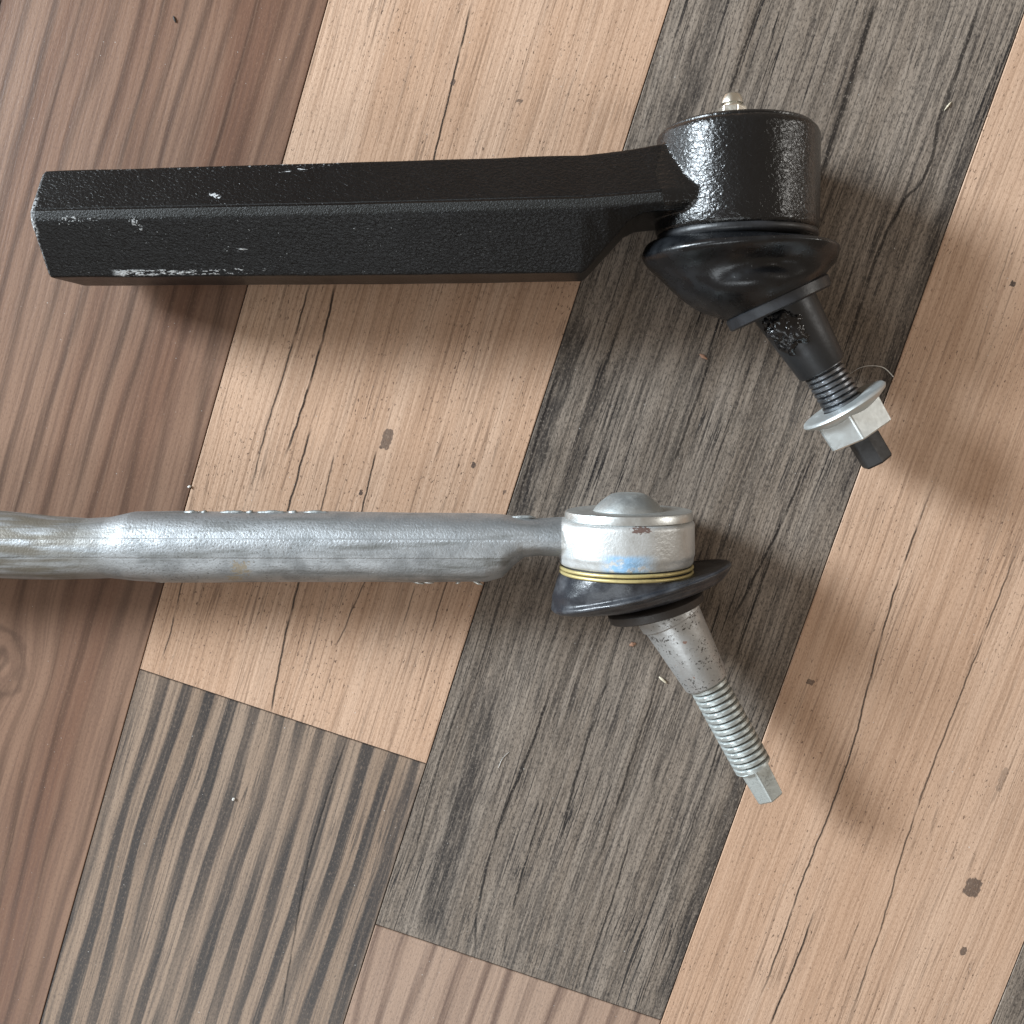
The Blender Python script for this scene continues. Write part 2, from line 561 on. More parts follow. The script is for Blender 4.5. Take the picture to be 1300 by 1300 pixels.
def plank(u0, u1, v0, v1, mat):
    g = 0.14; c = 0.2
    V, F = [], []
    def ring(i, z): return [(u0 + i, v0 + i, z), (u1 - i, v0 + i, z), (u1 - i, v1 - i, z), (u0 + i, v1 - i, z)]
    V += ring(g, -0.54) + ring(g, -c) + ring(g + c * 0.8, 0.0)
    for k in range(2):
        for j in range(4):
            j2 = (j + 1) % 4
            F.append((k * 4 + j, k * 4 + j2, k * 4 + 4 + j2, k * 4 + 4 + j))
    F.append((8, 9, 10, 11))
    o = part('plank', V, F, mat, floor, smooth=False)
    return o


edges = [-660, -565, -471, -378, -284.5, -193.5, -101.7, -9.0, 84.0, 177.5, 271, 364, 457, 551, 645]
rows = {
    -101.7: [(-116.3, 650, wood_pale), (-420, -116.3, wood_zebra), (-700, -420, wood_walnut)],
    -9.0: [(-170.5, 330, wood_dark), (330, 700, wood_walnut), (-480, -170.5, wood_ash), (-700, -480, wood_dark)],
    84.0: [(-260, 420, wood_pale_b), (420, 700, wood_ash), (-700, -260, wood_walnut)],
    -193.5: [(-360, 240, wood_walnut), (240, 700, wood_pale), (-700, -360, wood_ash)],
    177.5: [(-420, 180, wood_dark), (180, 700, wood_zebra), (-700, -420, wood_pale)],
    -284.5: [(-240, 300, wood_dark), (300, 700, wood_ash), (-700, -240, wood_pale)],
}
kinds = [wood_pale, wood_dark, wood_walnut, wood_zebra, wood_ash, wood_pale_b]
for i in range(len(edges) - 1):
    u0, u1 = edges[i], edges[i + 1]
    if u0 in rows:
        for (a, b, m_) in rows[u0]: plank(u0, u1, a, b, m_)
    else:
        cut = random.uniform(-300, 300)
        plank(u0, u1, -700, cut, kinds[(i * 3) % 6]); plank(u0, u1, cut, 700, kinds[(i * 3 + 1) % 6])


# ------------------------------------------------------------------ metals, paint, rubber
def black_paint(k=1.0):
    g = G('black_forged_paint')
    tex = g.noise(g.vec(g.x * 1.15 + g.y * 0.45, g.y * 1.6, g.z * 1.4), k, 3, 0.5, 0.6)
    fine = g.noise(g.P, 3.2, 2)
    lump = g.noise(g.P, 0.12, 2)
    return g, tex, fine, lump


def shank_paint():
    g, tex, fine, lump = black_paint()
    # object coordinates: the thing's base is at x 43, y 57
    X, Y = g.x + 42.6, g.y + 57.0
    flake = g.noise(g.vec(g.x * 0.55, g.y * 1.6, g.z * 1.6), 1, 3, 0.65)
    fl2 = g.noise(g.P, 1.3, 3, 0.7)
    def box(x0, x1, y0, y1, s=1.0):
        return X.step(x0 - s, x0 + s) * X.step(x1 + s, x1 - s) * Y.step(y0 - s * .5, y0 + s * .5) * Y.step(y1 + s * .5, y1 - s * .5)
    up = g.z.step(15, 18)
    def scuff(cx, cy, rx, ry, nz, k):
        ex, ey = (X - cx) / rx, (Y - cy + (X - cx) * k) / ry
        return ((ex * ex + ey * ey) * -0.22 + nz).step(0.50, 0.57)
    ragg = (fl2 - 0.5) * 2.0
    m1 = X.step(-122.5, -120) * X.step(-74, -82) * (Y - 36.1 + ragg * 0.5).abs().step(0.85, 0.45) * g.z.step(28.6, 29.3) * (flake - (X + 108) * 0.0055).step(0.49, 0.54)
    m2 = scuff(-128.0, 48.8, 12.0, 1.7, fl2 - 0.03, 0.0).max(scuff(-112.0, 47.6, 2.2, 1.6, fl2 + 0.05, 0.6))
    m3 = box(-141, -138.6, 45, 55, 0.6) * fl2.step(0.45, 0.58) + box(-141, -139.2, 34, 64, 0.4) * fl2.step(0.52, 0.64) * 0.6
    m4 = scuff(-71.5, 61.4, 6.5, 1.0, flake, -0.06)
    m5 = scuff(-91.5, 54.4, 1.9, 0.9, fl2 + 0.10, 0.4)
    m6 = scuff(-87.0, 41.3, 5.0, 0.8, flake - 0.02, 0.12)
    m7 = box(-130, -60, 62.6, 64, 0.5) * fl2.step(0.60, 0.68)
    m8 = box(-138, -20, 34.8, 48, 2) * g.noise(g.P, 1.7, 2).step(0.72, 0.76) * 0.5
    m = m1.max(m2).max(m3).max(m4).max(m5).max(m6).max(m7).max(m8) * up
    dust = g.noise(g.P, 0.5, 4, 0.7).step(0.45, 0.8)
    # the flat flash land along the ridge is bare of gloss
    yr = (X + 60.0).max(0.0) * 0.008 + (X - 2.0).max(0.0) * 0.05 + 51.0
    dy = Y - yr
    lr = (fl2 - 0.5) * 1.6
    land = (dy + lr).step(-2.7, -1.7) * dy.step(0.25, 0.0) * g.z.step(33, 36) * X.step(-139.5, -137)
    groove = (dy - 0.45).abs().step(0.42, 0.12) * g.z.step(33, 36)
    col = g.mix(dust * 0.25, (0.003, 0.0032, 0.0036), (0.014, 0.014, 0.014))
    col = g.mix(land * 0.3, col, (0.036, 0.036, 0.032))
    col = g.mix(m * 0.9, col, (0.55, 0.57, 0.58))
    g.set(Base_Color=col, Roughness=m * 0.2 + land * 0.16 + lump * 0.12 + 0.27, Specular_IOR_Level=0.30)
    g.bump(tex + fine * 0.18 + m * 0.4 + land * ((fine - 0.5) * 0.9 + 0.5) - groove * 3.2, 0.30, 0.8)
    return g.mat


def housing_paint():
    g, tex, fine, lump = black_paint(0.72)
    dust = g.noise(g.P, 0.5, 4, 0.7).step(0.5, 0.85)
    col = g.mix(dust * 0.2, (0.004, 0.0042, 0.0046), (0.02, 0.019, 0.018))
    g.set(Base_Color=col, Roughness=lump * 0.14 + 0.17, Specular_IOR_Level=0.55)
    g.bump(tex + fine * 0.12, 0.30, 0.8)
    return g.mat


def rubber(name, c0, c1, r0, bump=0.06, dusty=0.3):
    g = G(name)
    d = g.noise(g.P, 0.16, 4, 0.6).step(0.4, 0.75)
    f = g.noise(g.P, 1.6, 3, 0.6)
    sp = g.noise(g.P, 1.5, 2).step(0.74, 0.78)
    col = g.mix(d * dusty, c0, c1)
    col = g.mix(sp * 0.35, col, (0.35, 0.35, 0.34))
    g.set(Base_Color=col, Roughness=d * 0.16 + f * 0.08 + r0, Specular_IOR_Level=0.5)
    g.bump(f + g.noise(g.P, 0.3, 2) * 2.0, bump, 0.7)
    return g.mat


def metal(name, col, rough, metallic=1.0, bump=0.05, bscale=1.0, grime=0.3, gcol=(0.05, 0.048, 0.045), rust=0.0,
          specks=0.0, gthr=(0.45, 0.75), roots=0.0):
    g = G(name)
    n1 = g.noise(g.P, 0.22, 4, 0.6).step(*gthr)
    n2 = g.noise(g.P, bscale, 3, 0.6)
    c = g.mix(n1 * grime, col, gcol)
    mt = 1.0 - n1 * grime * 0.7
    if specks:
        s = (g.noise(g.P, 1.5, 3, 0.65) + g.noise(g.P, 0.25, 2) * 0.5).step(0.84, 0.90) * specks
        c = g.mix(s, c, (0.045, 0.038, 0.032)); mt = mt - s * 0.7
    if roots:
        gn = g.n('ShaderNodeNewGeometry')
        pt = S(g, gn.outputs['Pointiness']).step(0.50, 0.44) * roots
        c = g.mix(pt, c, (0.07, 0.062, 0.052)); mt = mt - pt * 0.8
    if rust:
        r = g.noise(g.P, 0.42, 3, 0.6).step(0.66, 0.72) * rust
        c = g.mix(r, c, (0.20, 0.085, 0.045)); mt = mt - r * 0.8
    g.set(Base_Color=c, Metallic=mt.max(0.0) * metallic, Roughness=n2 * 0.16 + n1 * 0.12 + rough)
    g.bump(n2, bump, 0.8)
    return g.mat


m_shank = shank_paint()
m_housing = housing_paint()
m_boot = rubber('black_rubber', (0.004, 0.0045, 0.0055), (0.016, 0.018, 0.021), 0.20, dusty=0.5)
m_collar = rubber('black_rubber_collar', (0.012, 0.013, 0.015), (0.04, 0.042, 0.05), 0.34)
m_blackstud = metal('black_oxide_steel', (0.045, 0.046, 0.048), 0.33, metallic=0.7, grime=0.5, gcol=(0.012, 0.012, 0.013))
m_blackthread = metal('oiled_thread_steel', (0.20, 0.21, 0.225), 0.26, metallic=1.0, grime=0.6, gcol=(0.03, 0.03, 0.03))
m_zinc = metal('zinc_plate', (0.66, 0.70, 0.70), 0.34, metallic=0.85, grime=0.15, gcol=(0.4, 0.4, 0.36), bump=0.03)
m_tip = metal('black_tip_steel', (0.028, 0.027, 0.027), 0.36, metallic=0.5, grime=0.3)
m_nipple = metal('bright_nipple_steel', (0.80, 0.79, 0.72), 0.18, grime=0.1, bump=0.02)
m_grease = rubber('wet_black_grease', (0.006, 0.006, 0.007), (0.014, 0.013, 0.012), 0.06, bump=0.15, dusty=0.4)


def silver_forged():
    g = G('galvanised_forging')
    X, Y = g.x + 14.6, g.y - 38.0
    pit = g.noise(g.P, 1.5, 3, 0.62)
    pitm = pit.step(0.42, 0.33)
    big = g.noise(g.P, 0.14, 4, 0.6).step(0.38, 0.72)
    low = g.z.step(18, 7)
    # grime streaks, then a dark brown reflection painted towards the rod's far end
    streak = g.noise(g.vec(g.x * 0.035, g.y * 0.35, g.z * 0.35), 1, 3, 0.6).step(0.48, 0.72)
    brown = X.step(-118, -150) * g.noise(g.vec(g.x * 0.05, g.y * 0.5, g.z * 0.5), 1, 3).step(0.3, 0.6)
    mid = X.step(-140, -110) * X.step(-50, -90)
    col = g.mix(big * 0.75, (0.40, 0.42, 0.435), (0.22, 0.23, 0.235))
    col = g.mix(pitm * (mid * 0.4 + 0.42), col, (0.10, 0.10, 0.095))
    col = g.mix(streak * 0.65, col, (0.10, 0.098, 0.085))
    col = g.mix(brown * 0.85, col, (0.12, 0.10, 0.068))
    # a dab of rusty dirt on the rod
    q = ((X + 91) / 2.2).abs().max(((Y + 43.5) / 2.0).abs()) + (pit - 0.5) * 4.5
    q2 = ((X + 93.5) / 2.4).abs().max(((Y + 46.5) / 0.9).abs()) + (pit - 0.5) * 2.2
    dab = q.step(1.05, 0.6).max(q2.step(1.05, 0.6))
    col = g.mix(dab * 0.8, col, (0.26, 0.21, 0.14))
    met = 0.80 - streak * 0.2 - pitm * 0.4 - brown * 0.5 - dab * 0.7
    g.set(Base_Color=col, Metallic=met.max(0.0), Roughness=pit * 0.16 + big * 0.10 + 0.40)
    # two parting lines of the forging dies
    l1 = (Y + 35.4 + (pit - 0.5) * 0.7).abs().step(0.4, 0.1); l2 = (Y + 40.6 + (pit - 0.5) * 0.7).abs().step(0.4, 0.1)
    g.bump(pit * 1.0 + (l1 - l2) * 0.5 * X.step(-6, -14) * g.z.step(14, 20), 0.19, 0.7)
    return g.mat


def silver_housing():
    g = G('galvanised_housing')
    X, Y = g.x + 14.6, g.y - 38.0
    pit = g.noise(g.P, 1.3, 3, 0.6)
    big = g.noise(g.P, 0.17, 4, 0.6).step(0.4, 0.72)
    col = g.mix(big * 0.6, (0.62, 0.64, 0.64), (0.40, 0.40, 0.38))
    q = ((X - 17.5) / 2.2).abs().max(((Y + 31.6) / 0.9).abs()) + (pit - 0.5) * 3.0
    col = g.mix(q.step(1.05, 0.7) * 0.85, col, (0.15, 0.07, 0.05))
    blue = X.step(6, 11) * X.step(24, 14) * Y.step(-37.6, -39.2) * g.noise(g.P, 0.5, 2).step(0.3, 0.5)
    col = g.mix(blue * 0.75, col, (0.16, 0.42, 0.72))
    g.set(Base_Color=col, Metallic=0.55 - blue * 0.4, Roughness=pit * 0.14 + 0.36)
    g.bump(pit, 0.17, 0.7)
    return g.mat


m_silver = silver_forged()
m_silverhouse = silver_housing()
m_cap = metal('pressed_cap_steel', (0.52, 0.55, 0.55), 0.36, metallic=0.85, grime=0.4, gcol=(0.30, 0.29, 0.24), bump=0.06)
m_rim = metal('rolled_rim_steel', (0.62, 0.64, 0.63), 0.28, metallic=0.9, grime=0.35, gcol=(0.25, 0.23, 0.16), bump=0.05)
m_yellow = metal('yellow_passivated_wire', (0.56, 0.47, 0.22), 0.36, metallic=0.5, grime=0.7, gcol=(0.16, 0.12, 0.06), bump=0.03)
m_oldboot = rubber('weathered_grey_rubber', (0.020, 0.022, 0.027), (0.080, 0.084, 0.092), 0.24, bump=0.10, dusty=0.8)
m_oldcollar = rubber('brown_black_rubber', (0.022, 0.018, 0.016), (0.05, 0.042, 0.036), 0.42)
m_oldstud = metal('pitted_stud_steel', (0.50, 0.51, 0.51), 0.36, metallic=0.7, grime=0.5, gcol=(0.24, 0.23, 0.21),
                  specks=0.95, rust=0.8, bump=0.08, gthr=(0.40, 0.66))
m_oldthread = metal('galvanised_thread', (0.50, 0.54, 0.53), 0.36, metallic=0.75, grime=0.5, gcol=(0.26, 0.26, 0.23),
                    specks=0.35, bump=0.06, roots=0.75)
m_groove = rubber('seal_groove_black', (0.014, 0.013, 0.012), (0.04, 0.035, 0.03), 0.5)

# ------------------------------------------------------------------ black tie rod end
OA = (42.6, 57.0, 0.0)
A = empty('tie_rod_end', OA)
tag(A, 'black painted steering tie rod end with hexagonal shank, rubber boot and zinc flange nut', 'tie rod end')


def hexsec(x, yt, yb, r1, r2, zs, zr, zl, zb):
    """ten-point section: shoulders, flash land on the ridge, sides and underside"""
    dx = 0.0
    return [(x, yt, 29.5), (x, r1, zr), (x, r2, zr - 0.35), (x, yb, zs), (x, yb, zl),
            (x, r2, zb), (x, r1, zb), (x, yt, 10.3)]


secs = [hexsec(-140.2, 61.8, 36.2, 51.0, 48.4, 28.6, 36.6, 11.4, 4.4),
        hexsec(-139.2, 62.9, 35.2, 51.0, 48.4, 29.4, 38.0, 10.4, 3.0),
        hexsec(-100, 63.3, 35.0, 51.0, 48.4, 29.5, 38.4, 10.3, 2.6),
        hexsec(-60, 63.6, 34.7, 51.1, 48.5, 29.5, 38.5, 10.3, 2.5),
        hexsec(-20, 63.9, 34.5, 51.3, 48.6, 29.6, 38.6, 10.3, 2.5),
        hexsec(2.2, 64.2, 34.6, 51.6, 48.7, 29.7, 38.7, 10.4, 2.5),
        hexsec(3.4, 64.3, 35.4, 51.7, 48.8, 29.9, 38.7, 10.2, 2.5),
        hexsec(13.8, 65.3, 46.6, 52.3, 49.4, 34.8, 38.8, 8.6, 2.6),
        hexsec(17.0, 65.7, 48.2, 52.5, 49.9, 36.2, 38.8, 7.4, 2.8),
        hexsec(20.5, 66.3, 48.6, 52.8, 50.2, 36.4, 38.8, 7.0, 3.0),
        hexsec(36, 67.8, 49.2, 54.0, 51.2, 36.4, 38.6, 7.0, 3.0)]
# subdivide the straight runs so that the surface can wander a little
S2 = []
for a_, b_ in zip(secs[:-1], secs[1:]):
    n_ = max(1, int(abs(b_[0][0] - a_[0][0]) / 4))
    for k in range(n_):
        t_ = k / n_
        S2.append([tuple(p + (q - p) * t_ for p, q in zip(u_, w_)) for u_, w_ in zip(a_, b_)])
S2.append(secs[-1])
S2 = [[(p[0], p[1] + 0.25 * mnoise.noise(Vector((p[0] * 0.05, j * 3.3, 1))),
        p[2] + 0.25 * mnoise.noise(Vector((p[0] * 0.05, j * 5.1, 9)))) for j, p in enumerate(sc)] for sc in S2]
shank = sections(S2)
boss_c = (42.8, 0, 21.25)
boss = lathe((42.8, 44.6, 21.25), (0, 1, 0), [(0, 20.2), (0.9, 21.0), (3.6, 21.25), (3.9, 21.0), (4.3, 21.15), (24.6, 20.9), (25.6, 20.5), (26.2, 19.6)],
             seg=128, wob=0.25)
fused = forging([shank, boss], 0.40, 2)
split_part('shank', fused, lambda c: c.x < 20.5 + 0.25 * abs(c.y - 58), m_shank, A, OA)
housing = split_part('socket_housing', fused, lambda c: c.x >= 20.5 + 0.25 * abs(c.y - 58), m_housing, A, OA)
V, F = lathe((42.8, 70.3, 21.25), (0, 1, 0), [(0, 19.4), (0.9, 19.4), (1.4, 18.8), (1.5, 17.0), (0.6, 16.2), (0.5, 4)], seg=96)
part('cover_plate', V, F, m_housing, housing, OA, sharp=40)
V, F = lathe((41.2, 70.6, 22.0), (0, 1, 0), [(0, 3.0), (6.4, 3.0), (6.5, 2.6), (7.0, 2.5), (7.4, 2.9), (8.4, 2.8), (9.6, 2.2), (10.0, 1.5), (9.6, 0.8)], seg=40)
gf = part('grease_fitting', V, F, m_nipple, A, OA, sharp=30)
V, F = prism((41.2, 70.6, 22.0), (0, 1, 0), 6, 3.7, 3.7, 0.3, 6.6, 0.3, bevel=0.25)
part('hex_base', V, F, m_nipple, gf, OA, smooth=False)

V, F = lathe((42.9, 45.0, 21.0), (0.01, -1, 0), [(-1.0, 19.5), (-0.2, 20.6), (0.9, 20.9), (1.7, 20.7), (2.4, 19.6), (2.8, 18.5)], seg=112)
part('retaining_band', V, F, m_collar, A, OA)


def boot_disp(p, ph, t, c):
    top = max(0.0, math.sin(ph))
    w = math.sin(math.pi * min(1, max(0, t))) ** 0.8
    d = (p - c)
    L = d.length
    x = (p.x - 43) / 25.0
    # an overhanging fold that runs slantwise over the upper side, then a soft dent and a bulge
    fold = math.exp(-((t - 0.30 + 0.10 * x) / 0.10) ** 2) * 2.5
    dent = -math.exp(-((t - 0.52 + 0.06 * x) / 0.12) ** 2) * 3.0 * math.exp(-((x - 0.05) / 0.6) ** 2)
    gro = -math.exp(-((t - 0.10 - 0.02 * x) / 0.06) ** 2) * (1.8 + 2.2 * max(0, x))
    bul = math.exp(-((t - 0.74) / 0.13) ** 2) * 1.1 * math.exp(-((x - 0.1) / 0.5) ** 2)
    bag = 2.3 * math.exp(-((x - 0.78) / 0.28) ** 2 - ((t - 0.36) / 0.16) ** 2) - 2.0 * math.exp(-((x - 0.42) / 0.22) ** 2 - ((t - 0.58) / 0.16) ** 2)
    nz = 0.9 * mnoise.noise(p * 0.07) + 0.25 * mnoise.noise(p * 0.22)
    amt = (fold + dent + gro + bul + bag) * (0.35 + 0.65 * top) + nz * w
    return p + d / L * amt


rings = [(22.6, 44.2, 63.6, 43.2, 20.0, 20.0), (20.3, 43.4, 65.6, 42.2, 20.8, 20.2),
         (18.6, 41.4, 68.0, 40.6, 21.4, 20.4), (18.9, 38.6, 68.9, 38.6, 21.4, 20.4),
         (21.6, 34.8, 68.6, 37.0, 20.6, 19.8), (26.6, 30.0, 67.6, 35.8, 18.8, 18.6),
         (32.8, 26.0, 66.8, 35.0, 16.6, 16.6), (39.0, 23.4, 66.0, 34.2, 14.4, 14.4), (41.6, 22.4, 65.6, 33.4, 13.6, 13.6)]
V, F = loft(rings, 20.8, displace=boot_disp)
boot = part('dust_boot', V, F, m_boot, A, OA)
# collar that grips the stud
AX_A = Vector((0.42, -0.907, 0)).normalized()
V, F = lathe((53.6, 28.4, 20.4), AX_A, [(-0.6, 13.2), (0.0, 14.0), (0.3, 14.3), (2.8, 14.1), (3.2, 13.6), (3.3, 9.0)], seg=96, wob=0.25)
part('boot_collar', V, F, m_collar, boot, OA, sharp=40)

DIR_A = Vector((0.53, -0.848, -0.03)).normalized()
P0 = Vector((56.2, 26.0, 20.2))
V, F = lathe(P0, DIR_A, [(-4, 8.9), (1, 8.4), (18.6, 6.55), (19.2, 6.2), (19.4, 5.0)], seg=72)
stud = part('tapered_stud', V, F, m_blackstud, A, OA, sharp=40)
V, F = thread(P0, DIR_A, 19.0, 33.0, 5.35, 0.75, 1.5)
part('thread', V, F, m_blackthread, stud, OA, sharp=28)
V, F = prism(P0, DIR_A, 6, 4.5, 4.35, 36, 48.6, 0.55, bevel=0.5)
part('drive_tip', V, F, m_tip, stud, OA, smooth=False)
# flange nut
V, F = prism(P0, DIR_A, 6, 10.0, 9.7, 31.6, 39.6, 0.30, bevel=0.45)
nut = part('flange_nut', V, F, m_zinc, A, OA, smooth=False)
V, F = lathe(P0, DIR_A, [(29.9, 5.5), (29.9, 10.9), (30.1, 11.6), (30.7, 11.95), (31.3, 11.6), (32.4, 9.6), (33.2, 8.4)], seg=96, caps=False)
part('flange', V, F, m_zinc, nut, OA, sharp=50)
# lump of grease and torn rubber where the stud leaves the boot
bm = bmesh.new()
bmesh.ops.create_icosphere(bm, subdivisions=5, radius=1.0)
V = []
ga, gs_, gt = frame(DIR_A)
gc = P0 + DIR_A * 4.4 - gs_ * -3.0 + gt * 4.4
for v in bm.verts:
    n = v.co.normalized()
    r = (1 + 0.26 * mnoise.noise(n * 1.7 + Vector((5, 0, 0))) + 0.24 * (0.5 - abs(mnoise.noise(n * 3.6)))
         - 0.16 * abs(mnoise.noise(n * 6.5)))
    V.append(gc + (ga * (n.x * 6.8) + gs_ * (n.y * 5.6) + gt * (n.z * 4.6)) * r)
F = [tuple(v.index for v in f.verts) for f in bm.faces]
bm.free()
part('grease_clump', V, F, m_grease, A, OA)

# ------------------------------------------------------------------ silver tie rod end
OB = (14.6, -38.0, 0.0)
B = empty('tie_rod_end', OB)
tag(B, 'worn silver galvanised tie rod end with round shank, flattened boot and bare threaded stud', 'tie rod end')
zc = 18.7


def rodsec(x, yt, yb, rz, raised=0.25, e=2.15):
    n_ = 48
    cy, ry = (yt + yb) / 2, (yt - yb) / 2
    out = []
    for k in range(n_):
        ph = 2 * math.pi * k / n_
        c, s_ = math.cos(ph), math.sin(ph)
        y = cy + ry * math.copysign(abs(c) ** (2 / e), c)
        z = zc + rz * math.copysign(abs(s_) ** (2 / e), s_)
        w = 0.22 * mnoise.noise(Vector((x * 0.07, c * 1.6, s_ * 1.6)))
        y += c * w; z += s_ * w
        if s_ > 0 and -40.6 < y < -35.4: z += raised
        out.append((x, y, z))
    return out


ctl = [(-262, -28.6, -47.6, 9.6), (-200, -28.6, -47.6, 9.6), (-164, -28.5, -47.7, 9.5), (-157, -29.0, -48.0, 9.3), (-148, -30.0, -48.2, 8.9),
       (-138, -30.6, -47.8, 8.7), (-131, -30.3, -47.6, 8.9), (-124, -28.7, -48.3, 9.5), (-112, -28.5, -48.8, 9.7), (-80, -28.6, -48.4, 9.7),
       (-40, -28.9, -48.4, 9.6), (-24, -29.2, -48.2, 9.5), (-19.5, -29.4, -46.8, 9.4), (-16.5, -29.9, -43.6, 9.2),
       (-13.5, -30.4, -41.0, 9.0), (-9, -30.6, -40.6, 8.9), (-2, -30.3, -41.0, 9.2), (6, -30.2, -41.2, 10)]
R_ = []
for a_, b_ in zip(ctl[:-1], ctl[1:]):
    n_ = max(1, int((b_[0] - a_[0]) / 2.0))
    for k in range(n_):
        t_ = k / n_
        R_.append(tuple(p + (q - p) * t_ for p, q in zip(a_, b_)))
R_.append(ctl[-1])
rod = sections([rodsec(*q) for q in R_])
body = lathe((14.6, -43.0, zc), (0, 1, 0), [(0, 17.9), (0.6, 18.3), (2.4, 18.5), (2.7, 18.75), (11.2, 18.6), (12.0, 18.0), (12.3, 17.2)], seg=112, wob=0.3)
fused = forging([rod, body], 0.42, 3)
cut = lambda c: c.x < -3.2 and True
rod_o = split_part('shank', fused, cut, m_silver, B, OB)
house = split_part('socket_housing', fused, lambda c: not cut(c), m_silverhouse, B, OB)
V, F = lathe((15.2, -31.0, zc), (0, 1, 0), [(0, 17.0), (0.4, 17.5), (2.0, 17.45), (2.6, 17.2), (2.8, 16.6), (2.7, 10.0)], seg=112, wob=0.15)
part('rolled_rim', V, F, m_rim, house, OB, sharp=45)
V, F = lathe((15.0, -28.5, zc), (0, 1, 0), [(-0.6, 10.0), (0.0, 9.7), (1.4, 8.7), (2.8, 7.3), (3.9, 5.9), (4.7, 4.6), (5.0, 3.4), (5.1, 1.2)], seg=80, wob=0.1)
part('domed_cap', V, F, m_cap, house, OB)


def torus(cx, cy, cz, R, r, tilt=0.0, seg=112, ms=12):
    V, F = [], []
    for i in range(seg):
        ph = 2 * math.pi * i / seg
        for j in range(ms):
            q = 2 * math.pi * j / ms
            rr = R + r * math.cos(q)
            V.append((cx + rr * math.cos(ph), cy + r * math.sin(q) + tilt * math.cos(ph), cz + rr * math.sin(ph)))
    for i in range(seg):
        for j in range(ms):
            i2, j2 = (i + 1) % seg, (j + 1) % ms
            F.append((i * ms + j, i2 * ms + j, i2 * ms + j2, i * ms + j2))
    return V, F


V, F = lathe((14.6, -45.6, zc), (0, 1, 0), [(0, 17.2), (0.3, 17.6), (2.6, 17.6), (2.8, 17.0)], seg=96)
part('seal_groove', V, F, m_groove, B, OB)
for yy, tl in ((-43.75, 0.10), (-45.05, -0.06)):
    V, F = torus(14.6, yy, zc, 17.95, 0.50, tl)
    part('boot_ring', V, F, m_yellow, B, OB)


def oldboot_disp(p, ph, t, c):
    d = p - c
    n = d.normalized()
    a = 0.8 * mnoise.noise(p * 0.08) + 0.30 * mnoise.noise(Vector((p.x * 0.10, p.y * 0.35, p.z * 0.10))) + 0.10 * mnoise.noise(p * 0.5)
    side = max(0.0, -math.cos(ph))                    # the crushed, frayed side next to the shank
    a += side * t * 0.5 * mnoise.noise(p * 0.8)
    return p + n * a


rings = [(-3.4, -45.2, 32.8, -45.0, 17.6, 17.6), (-4.2, -46.2, 33.2, -45.3, 17.7, 17.7), (-4.9, -48.6, 34.6, -44.9, 17.6, 17.6),
         (-5.6, -51.8, 37.4, -44.0, 17.4, 17.4), (-5.8, -54.4, 40.6, -43.2, 17.5, 17.5), (-6.0, -55.5, 42.8, -42.2, 19.0, 18.4),
         (-5.6, -56.3, 43.5, -42.8, 19.1, 18.4), (-4.2, -56.9, 42.6, -44.4, 17.0, 17.0), (-1.0, -57.0, 41.0, -46.6, 15.8, 15.8),
         (4.6, -56.9, 38.0, -48.4, 13.8, 13.8), (9.8, -56.2, 34.6, -49.4, 11.5, 11.5)]
V, F = loft(rings, zc, displace=oldboot_disp)
boot2 = part('dust_boot', V, F, m_oldboot, B, OB)
V, F = lathe((22.5, -54.0, zc - 0.2), (0.27, -0.963, 0), [(-1.4, 10.6), (-0.2, 13.2), (0.3, 13.6), (2.3, 13.3), (2.7, 12.6), (2.8, 8)], seg=96, wob=0.3, seed=7)
part('boot_collar', V, F, m_oldcollar, boot2, OB, sharp=40)

DIR_B = Vector((0.482, -0.876, -0.03)).normalized()
P1 = Vector((27.2, -58.4, 18.4))
V, F = lathe(P1, DIR_B, [(-4, 9.0), (-0.2, 8.9), (0.3, 8.3), (20.2, 6.35), (20.7, 6.0), (20.8, 5.0)], seg=72)
stud2 = part('tapered_stud', V, F, m_oldstud, B, OB, sharp=40)
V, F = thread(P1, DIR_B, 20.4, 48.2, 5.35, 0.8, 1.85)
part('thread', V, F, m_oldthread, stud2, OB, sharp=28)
V, F = prism(P1, DIR_B, 6, 4.75, 4.25, 47.0, 58.6, 0.5, bevel=0.45)
part('drive_tip', V, F, m_oldthread, stud2, OB, smooth=False)

m_flash = metal('flash_steel', (0.34, 0.36, 0.36), 0.42, metallic=0.6, grime=0.6, gcol=(0.10, 0.09, 0.08), specks=0.5, bump=0.15)
# remnants of casting flash along the shank
random.seed(9)


def sliver(name, c, L, w, h, mat, parent, origin, rot=0.0, seed=0):
    """small ragged chip, thicker in the middle"""
    n_ = 9
    V, F = [], []
    for i in range(n_):
        t_ = i / (n_ - 1)
        k = math.sin(math.pi * min(0.96, max(0.06, t_))) ** 0.6
        j1 = 1 + 0.5 * mnoise.noise(Vector((t_ * 6, seed, 0)))
        for (a_, b_) in ((-0.5, -0.5), (0.5, -0.4), (0.4, 0.5), (-0.4, 0.45)):
            x, y = (t_ - 0.5) * L, a_ * w * k * j1
            V.append((c[0] + x * math.cos(rot) - y * math.sin(rot), c[1] + x * math.sin(rot) + y * math.cos(rot), c[2] + b_ * h * k * j1))
    for i in range(n_ - 1):
        for j in range(4):
            j2 = (j + 1) % 4
            F.append((i * 4 + j, i * 4 + j2, i * 4 + 4 + j2, i * 4 + 4 + j))
    F.append((0, 1, 2, 3)); F.append(tuple(range((n_ - 1) * 4, n_ * 4)))
    return part(name, V, F, mat, parent, origin)


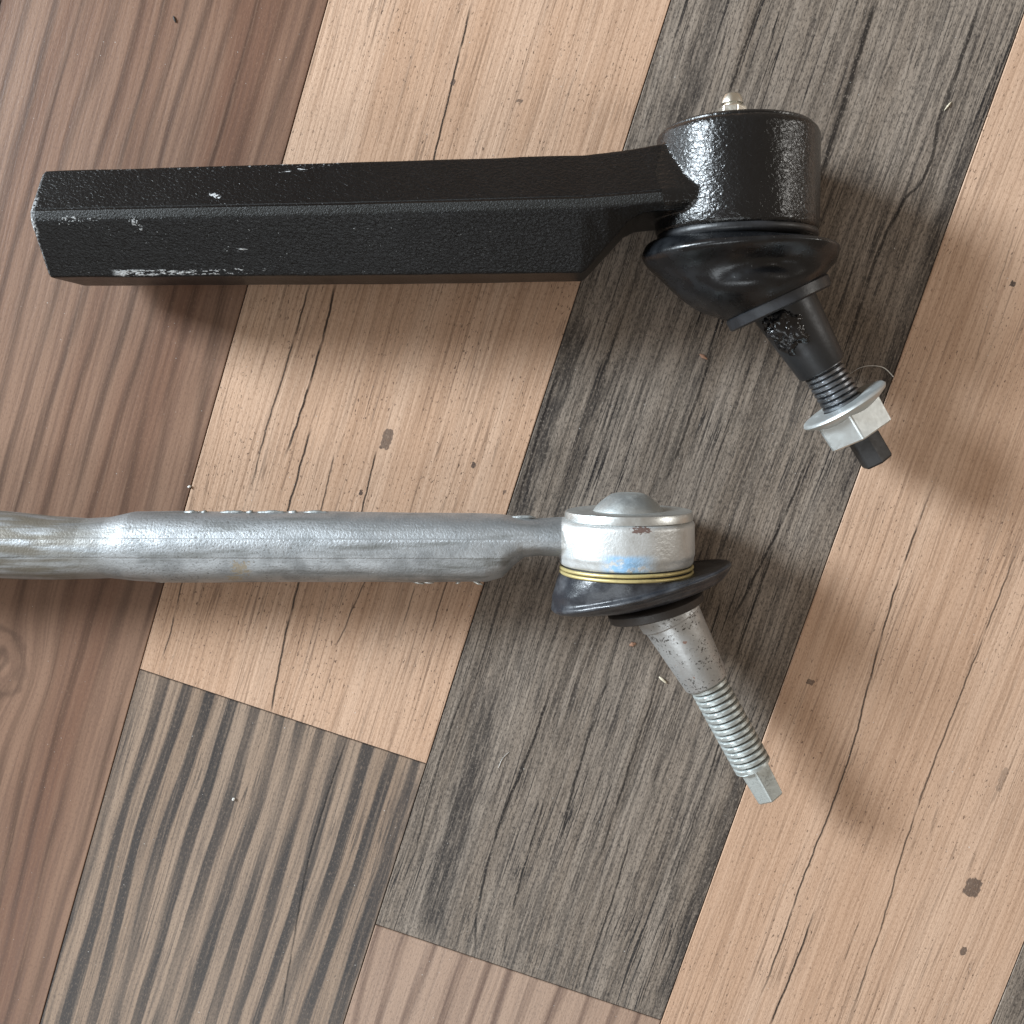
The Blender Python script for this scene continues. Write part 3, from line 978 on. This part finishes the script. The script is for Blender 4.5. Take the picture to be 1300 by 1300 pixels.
for i, (x, L) in enumerate([(-107, 4.2), (-103.2, 1.9), (-95.0, 7.2), (-90.2, 2.2), (-84.0, 8.0), (-78, 2.6), (-71.5, 7.0), (-13.6, 6.5)]):
    y = -28.75 if x < -30 else -30.1
    sliver('casting_flash', (x, y, zc + 1.2), L, 1.2, 1.3, m_flash, rod_o, OB, 0.0, i)
for i, (x, L, rz) in enumerate([(-43.5, 4.0, -0.25), (-40.5, 3.4, -0.1), (-32, 1.6, 0.4), (-26.8, 3.6, -0.4), (-116.5, 5.0, -0.05)]):
    sliver('casting_flash', (x, -48.35, zc + 1.0), L, 0.9, 0.9, m_rim, rod_o, OB, rz, 20 + i)

# ------------------------------------------------------------------ crumbs on the floor
gw = G('pale_chip'); gw.set(Base_Color=(0.62, 0.55, 0.42), Roughness=0.7); gw.bump(gw.noise(gw.P, 1.5, 2), 0.1)
gb = G('brown_chip'); gb.set(Base_Color=(0.36, 0.20, 0.13), Roughness=0.75); gb.bump(gb.noise(gb.P, 1.5, 2), 0.1)
gk = G('dark_chip'); gk.set(Base_Color=(0.03, 0.026, 0.024), Roughness=0.7); gk.bump(gk.noise(gk.P, 1.5, 2), 0.1)
gg = G('white_crumb'); gg.set(Base_Color=(0.75, 0.74, 0.70), Roughness=0.7); gg.bump(gg.noise(gg.P, 1.5, 2), 0.1)


def chip(name, x, y, L, w, h, rot, mat, label, category):
    o = sliver(name, (x, y, h * 0.5), L, w, h, mat, None, (x, y, 0), rot, x)
    o.location = (x * MM, y * MM, 0)
    tag(o, label, category)
    return o


chip('wood_splinter', 26.6, -80.8, 3.0, 0.9, 0.7, -0.7, gw.mat, 'pale straw-coloured splinter lying beside the silver tapered stud', 'splinter')
chip('crumb', -114.8, -23.0, 1.1, 0.8, 0.6, 0.2, gg.mat, 'tiny white crumb on the plank seam just above the silver shank', 'crumb')
chip('wood_flake', 37.3, 14.2, 2.6, 1.0, 0.4, -0.6, gb.mat, 'small reddish brown flake on grey plank below the black rubber boot', 'flake')
chip('wood_splinter', 103.4, 82.2, 3.0, 0.45, 0.4, 0.9, gw.mat, 'thin pale splinter in a dark groove beside the black socket housing', 'splinter')
chip('dirt_fleck', -114.0, 111.2, 2.0, 0.6, 0.4, -1.2, gk.mat, 'tiny black dirt fleck on walnut plank above the black shank', 'dirt fleck')
chip('wood_flake', 17.6, -70.1, 2.0, 1.3, 0.4, 0.3, gb.mat, 'pinkish brown flake on grey plank beneath the flattened silver boot', 'flake')
chip('crumb', -104.6, -119.7, 1.0, 0.9, 0.7, 0.5, gg.mat, 'tiny white crumb on the striped grey and tan plank', 'crumb')


def strand(name, pts, r, mat, label):
    P = catmull(pts, 8)
    V, F = [], []
    for i, p in enumerate(P):
        for k in range(5):
            q = 2 * math.pi * k / 5
            V.append((p[0] + r * math.cos(q), p[1] + r * math.cos(q), p[2] + r * math.sin(q)))
    for i in range(len(P) - 1):
        for k in range(5):
            k2 = (k + 1) % 5
            F.append((i * 5 + k, i * 5 + k2, i * 5 + 5 + k2, i * 5 + 5 + k))
    og = (pts[0][0], pts[0][1], 0)
    o = part(name, V, F, mat, None, og)
    o.location = Vector(og) * MM
    tag(o, label, 'hair')
    return o


strand('hair_strand', [(78.0, 8.4, 0.15), (81.4, 10.6, 0.2), (84.7, 11.2, 0.2), (88.2, 10.6, 0.3), (91.0, 8.0, 0.15)], 0.10, gg.mat,
       'fine curved pale hair on the floor beside the zinc flange nut')
strand('hair_strand', [(-22.6, -108.5, 0.12), (-21.4, -105.6, 0.2), (-19.4, -103.6, 0.12)], 0.10, gg.mat,
       'short pale hair on the grey plank near its left seam with the striped plank')
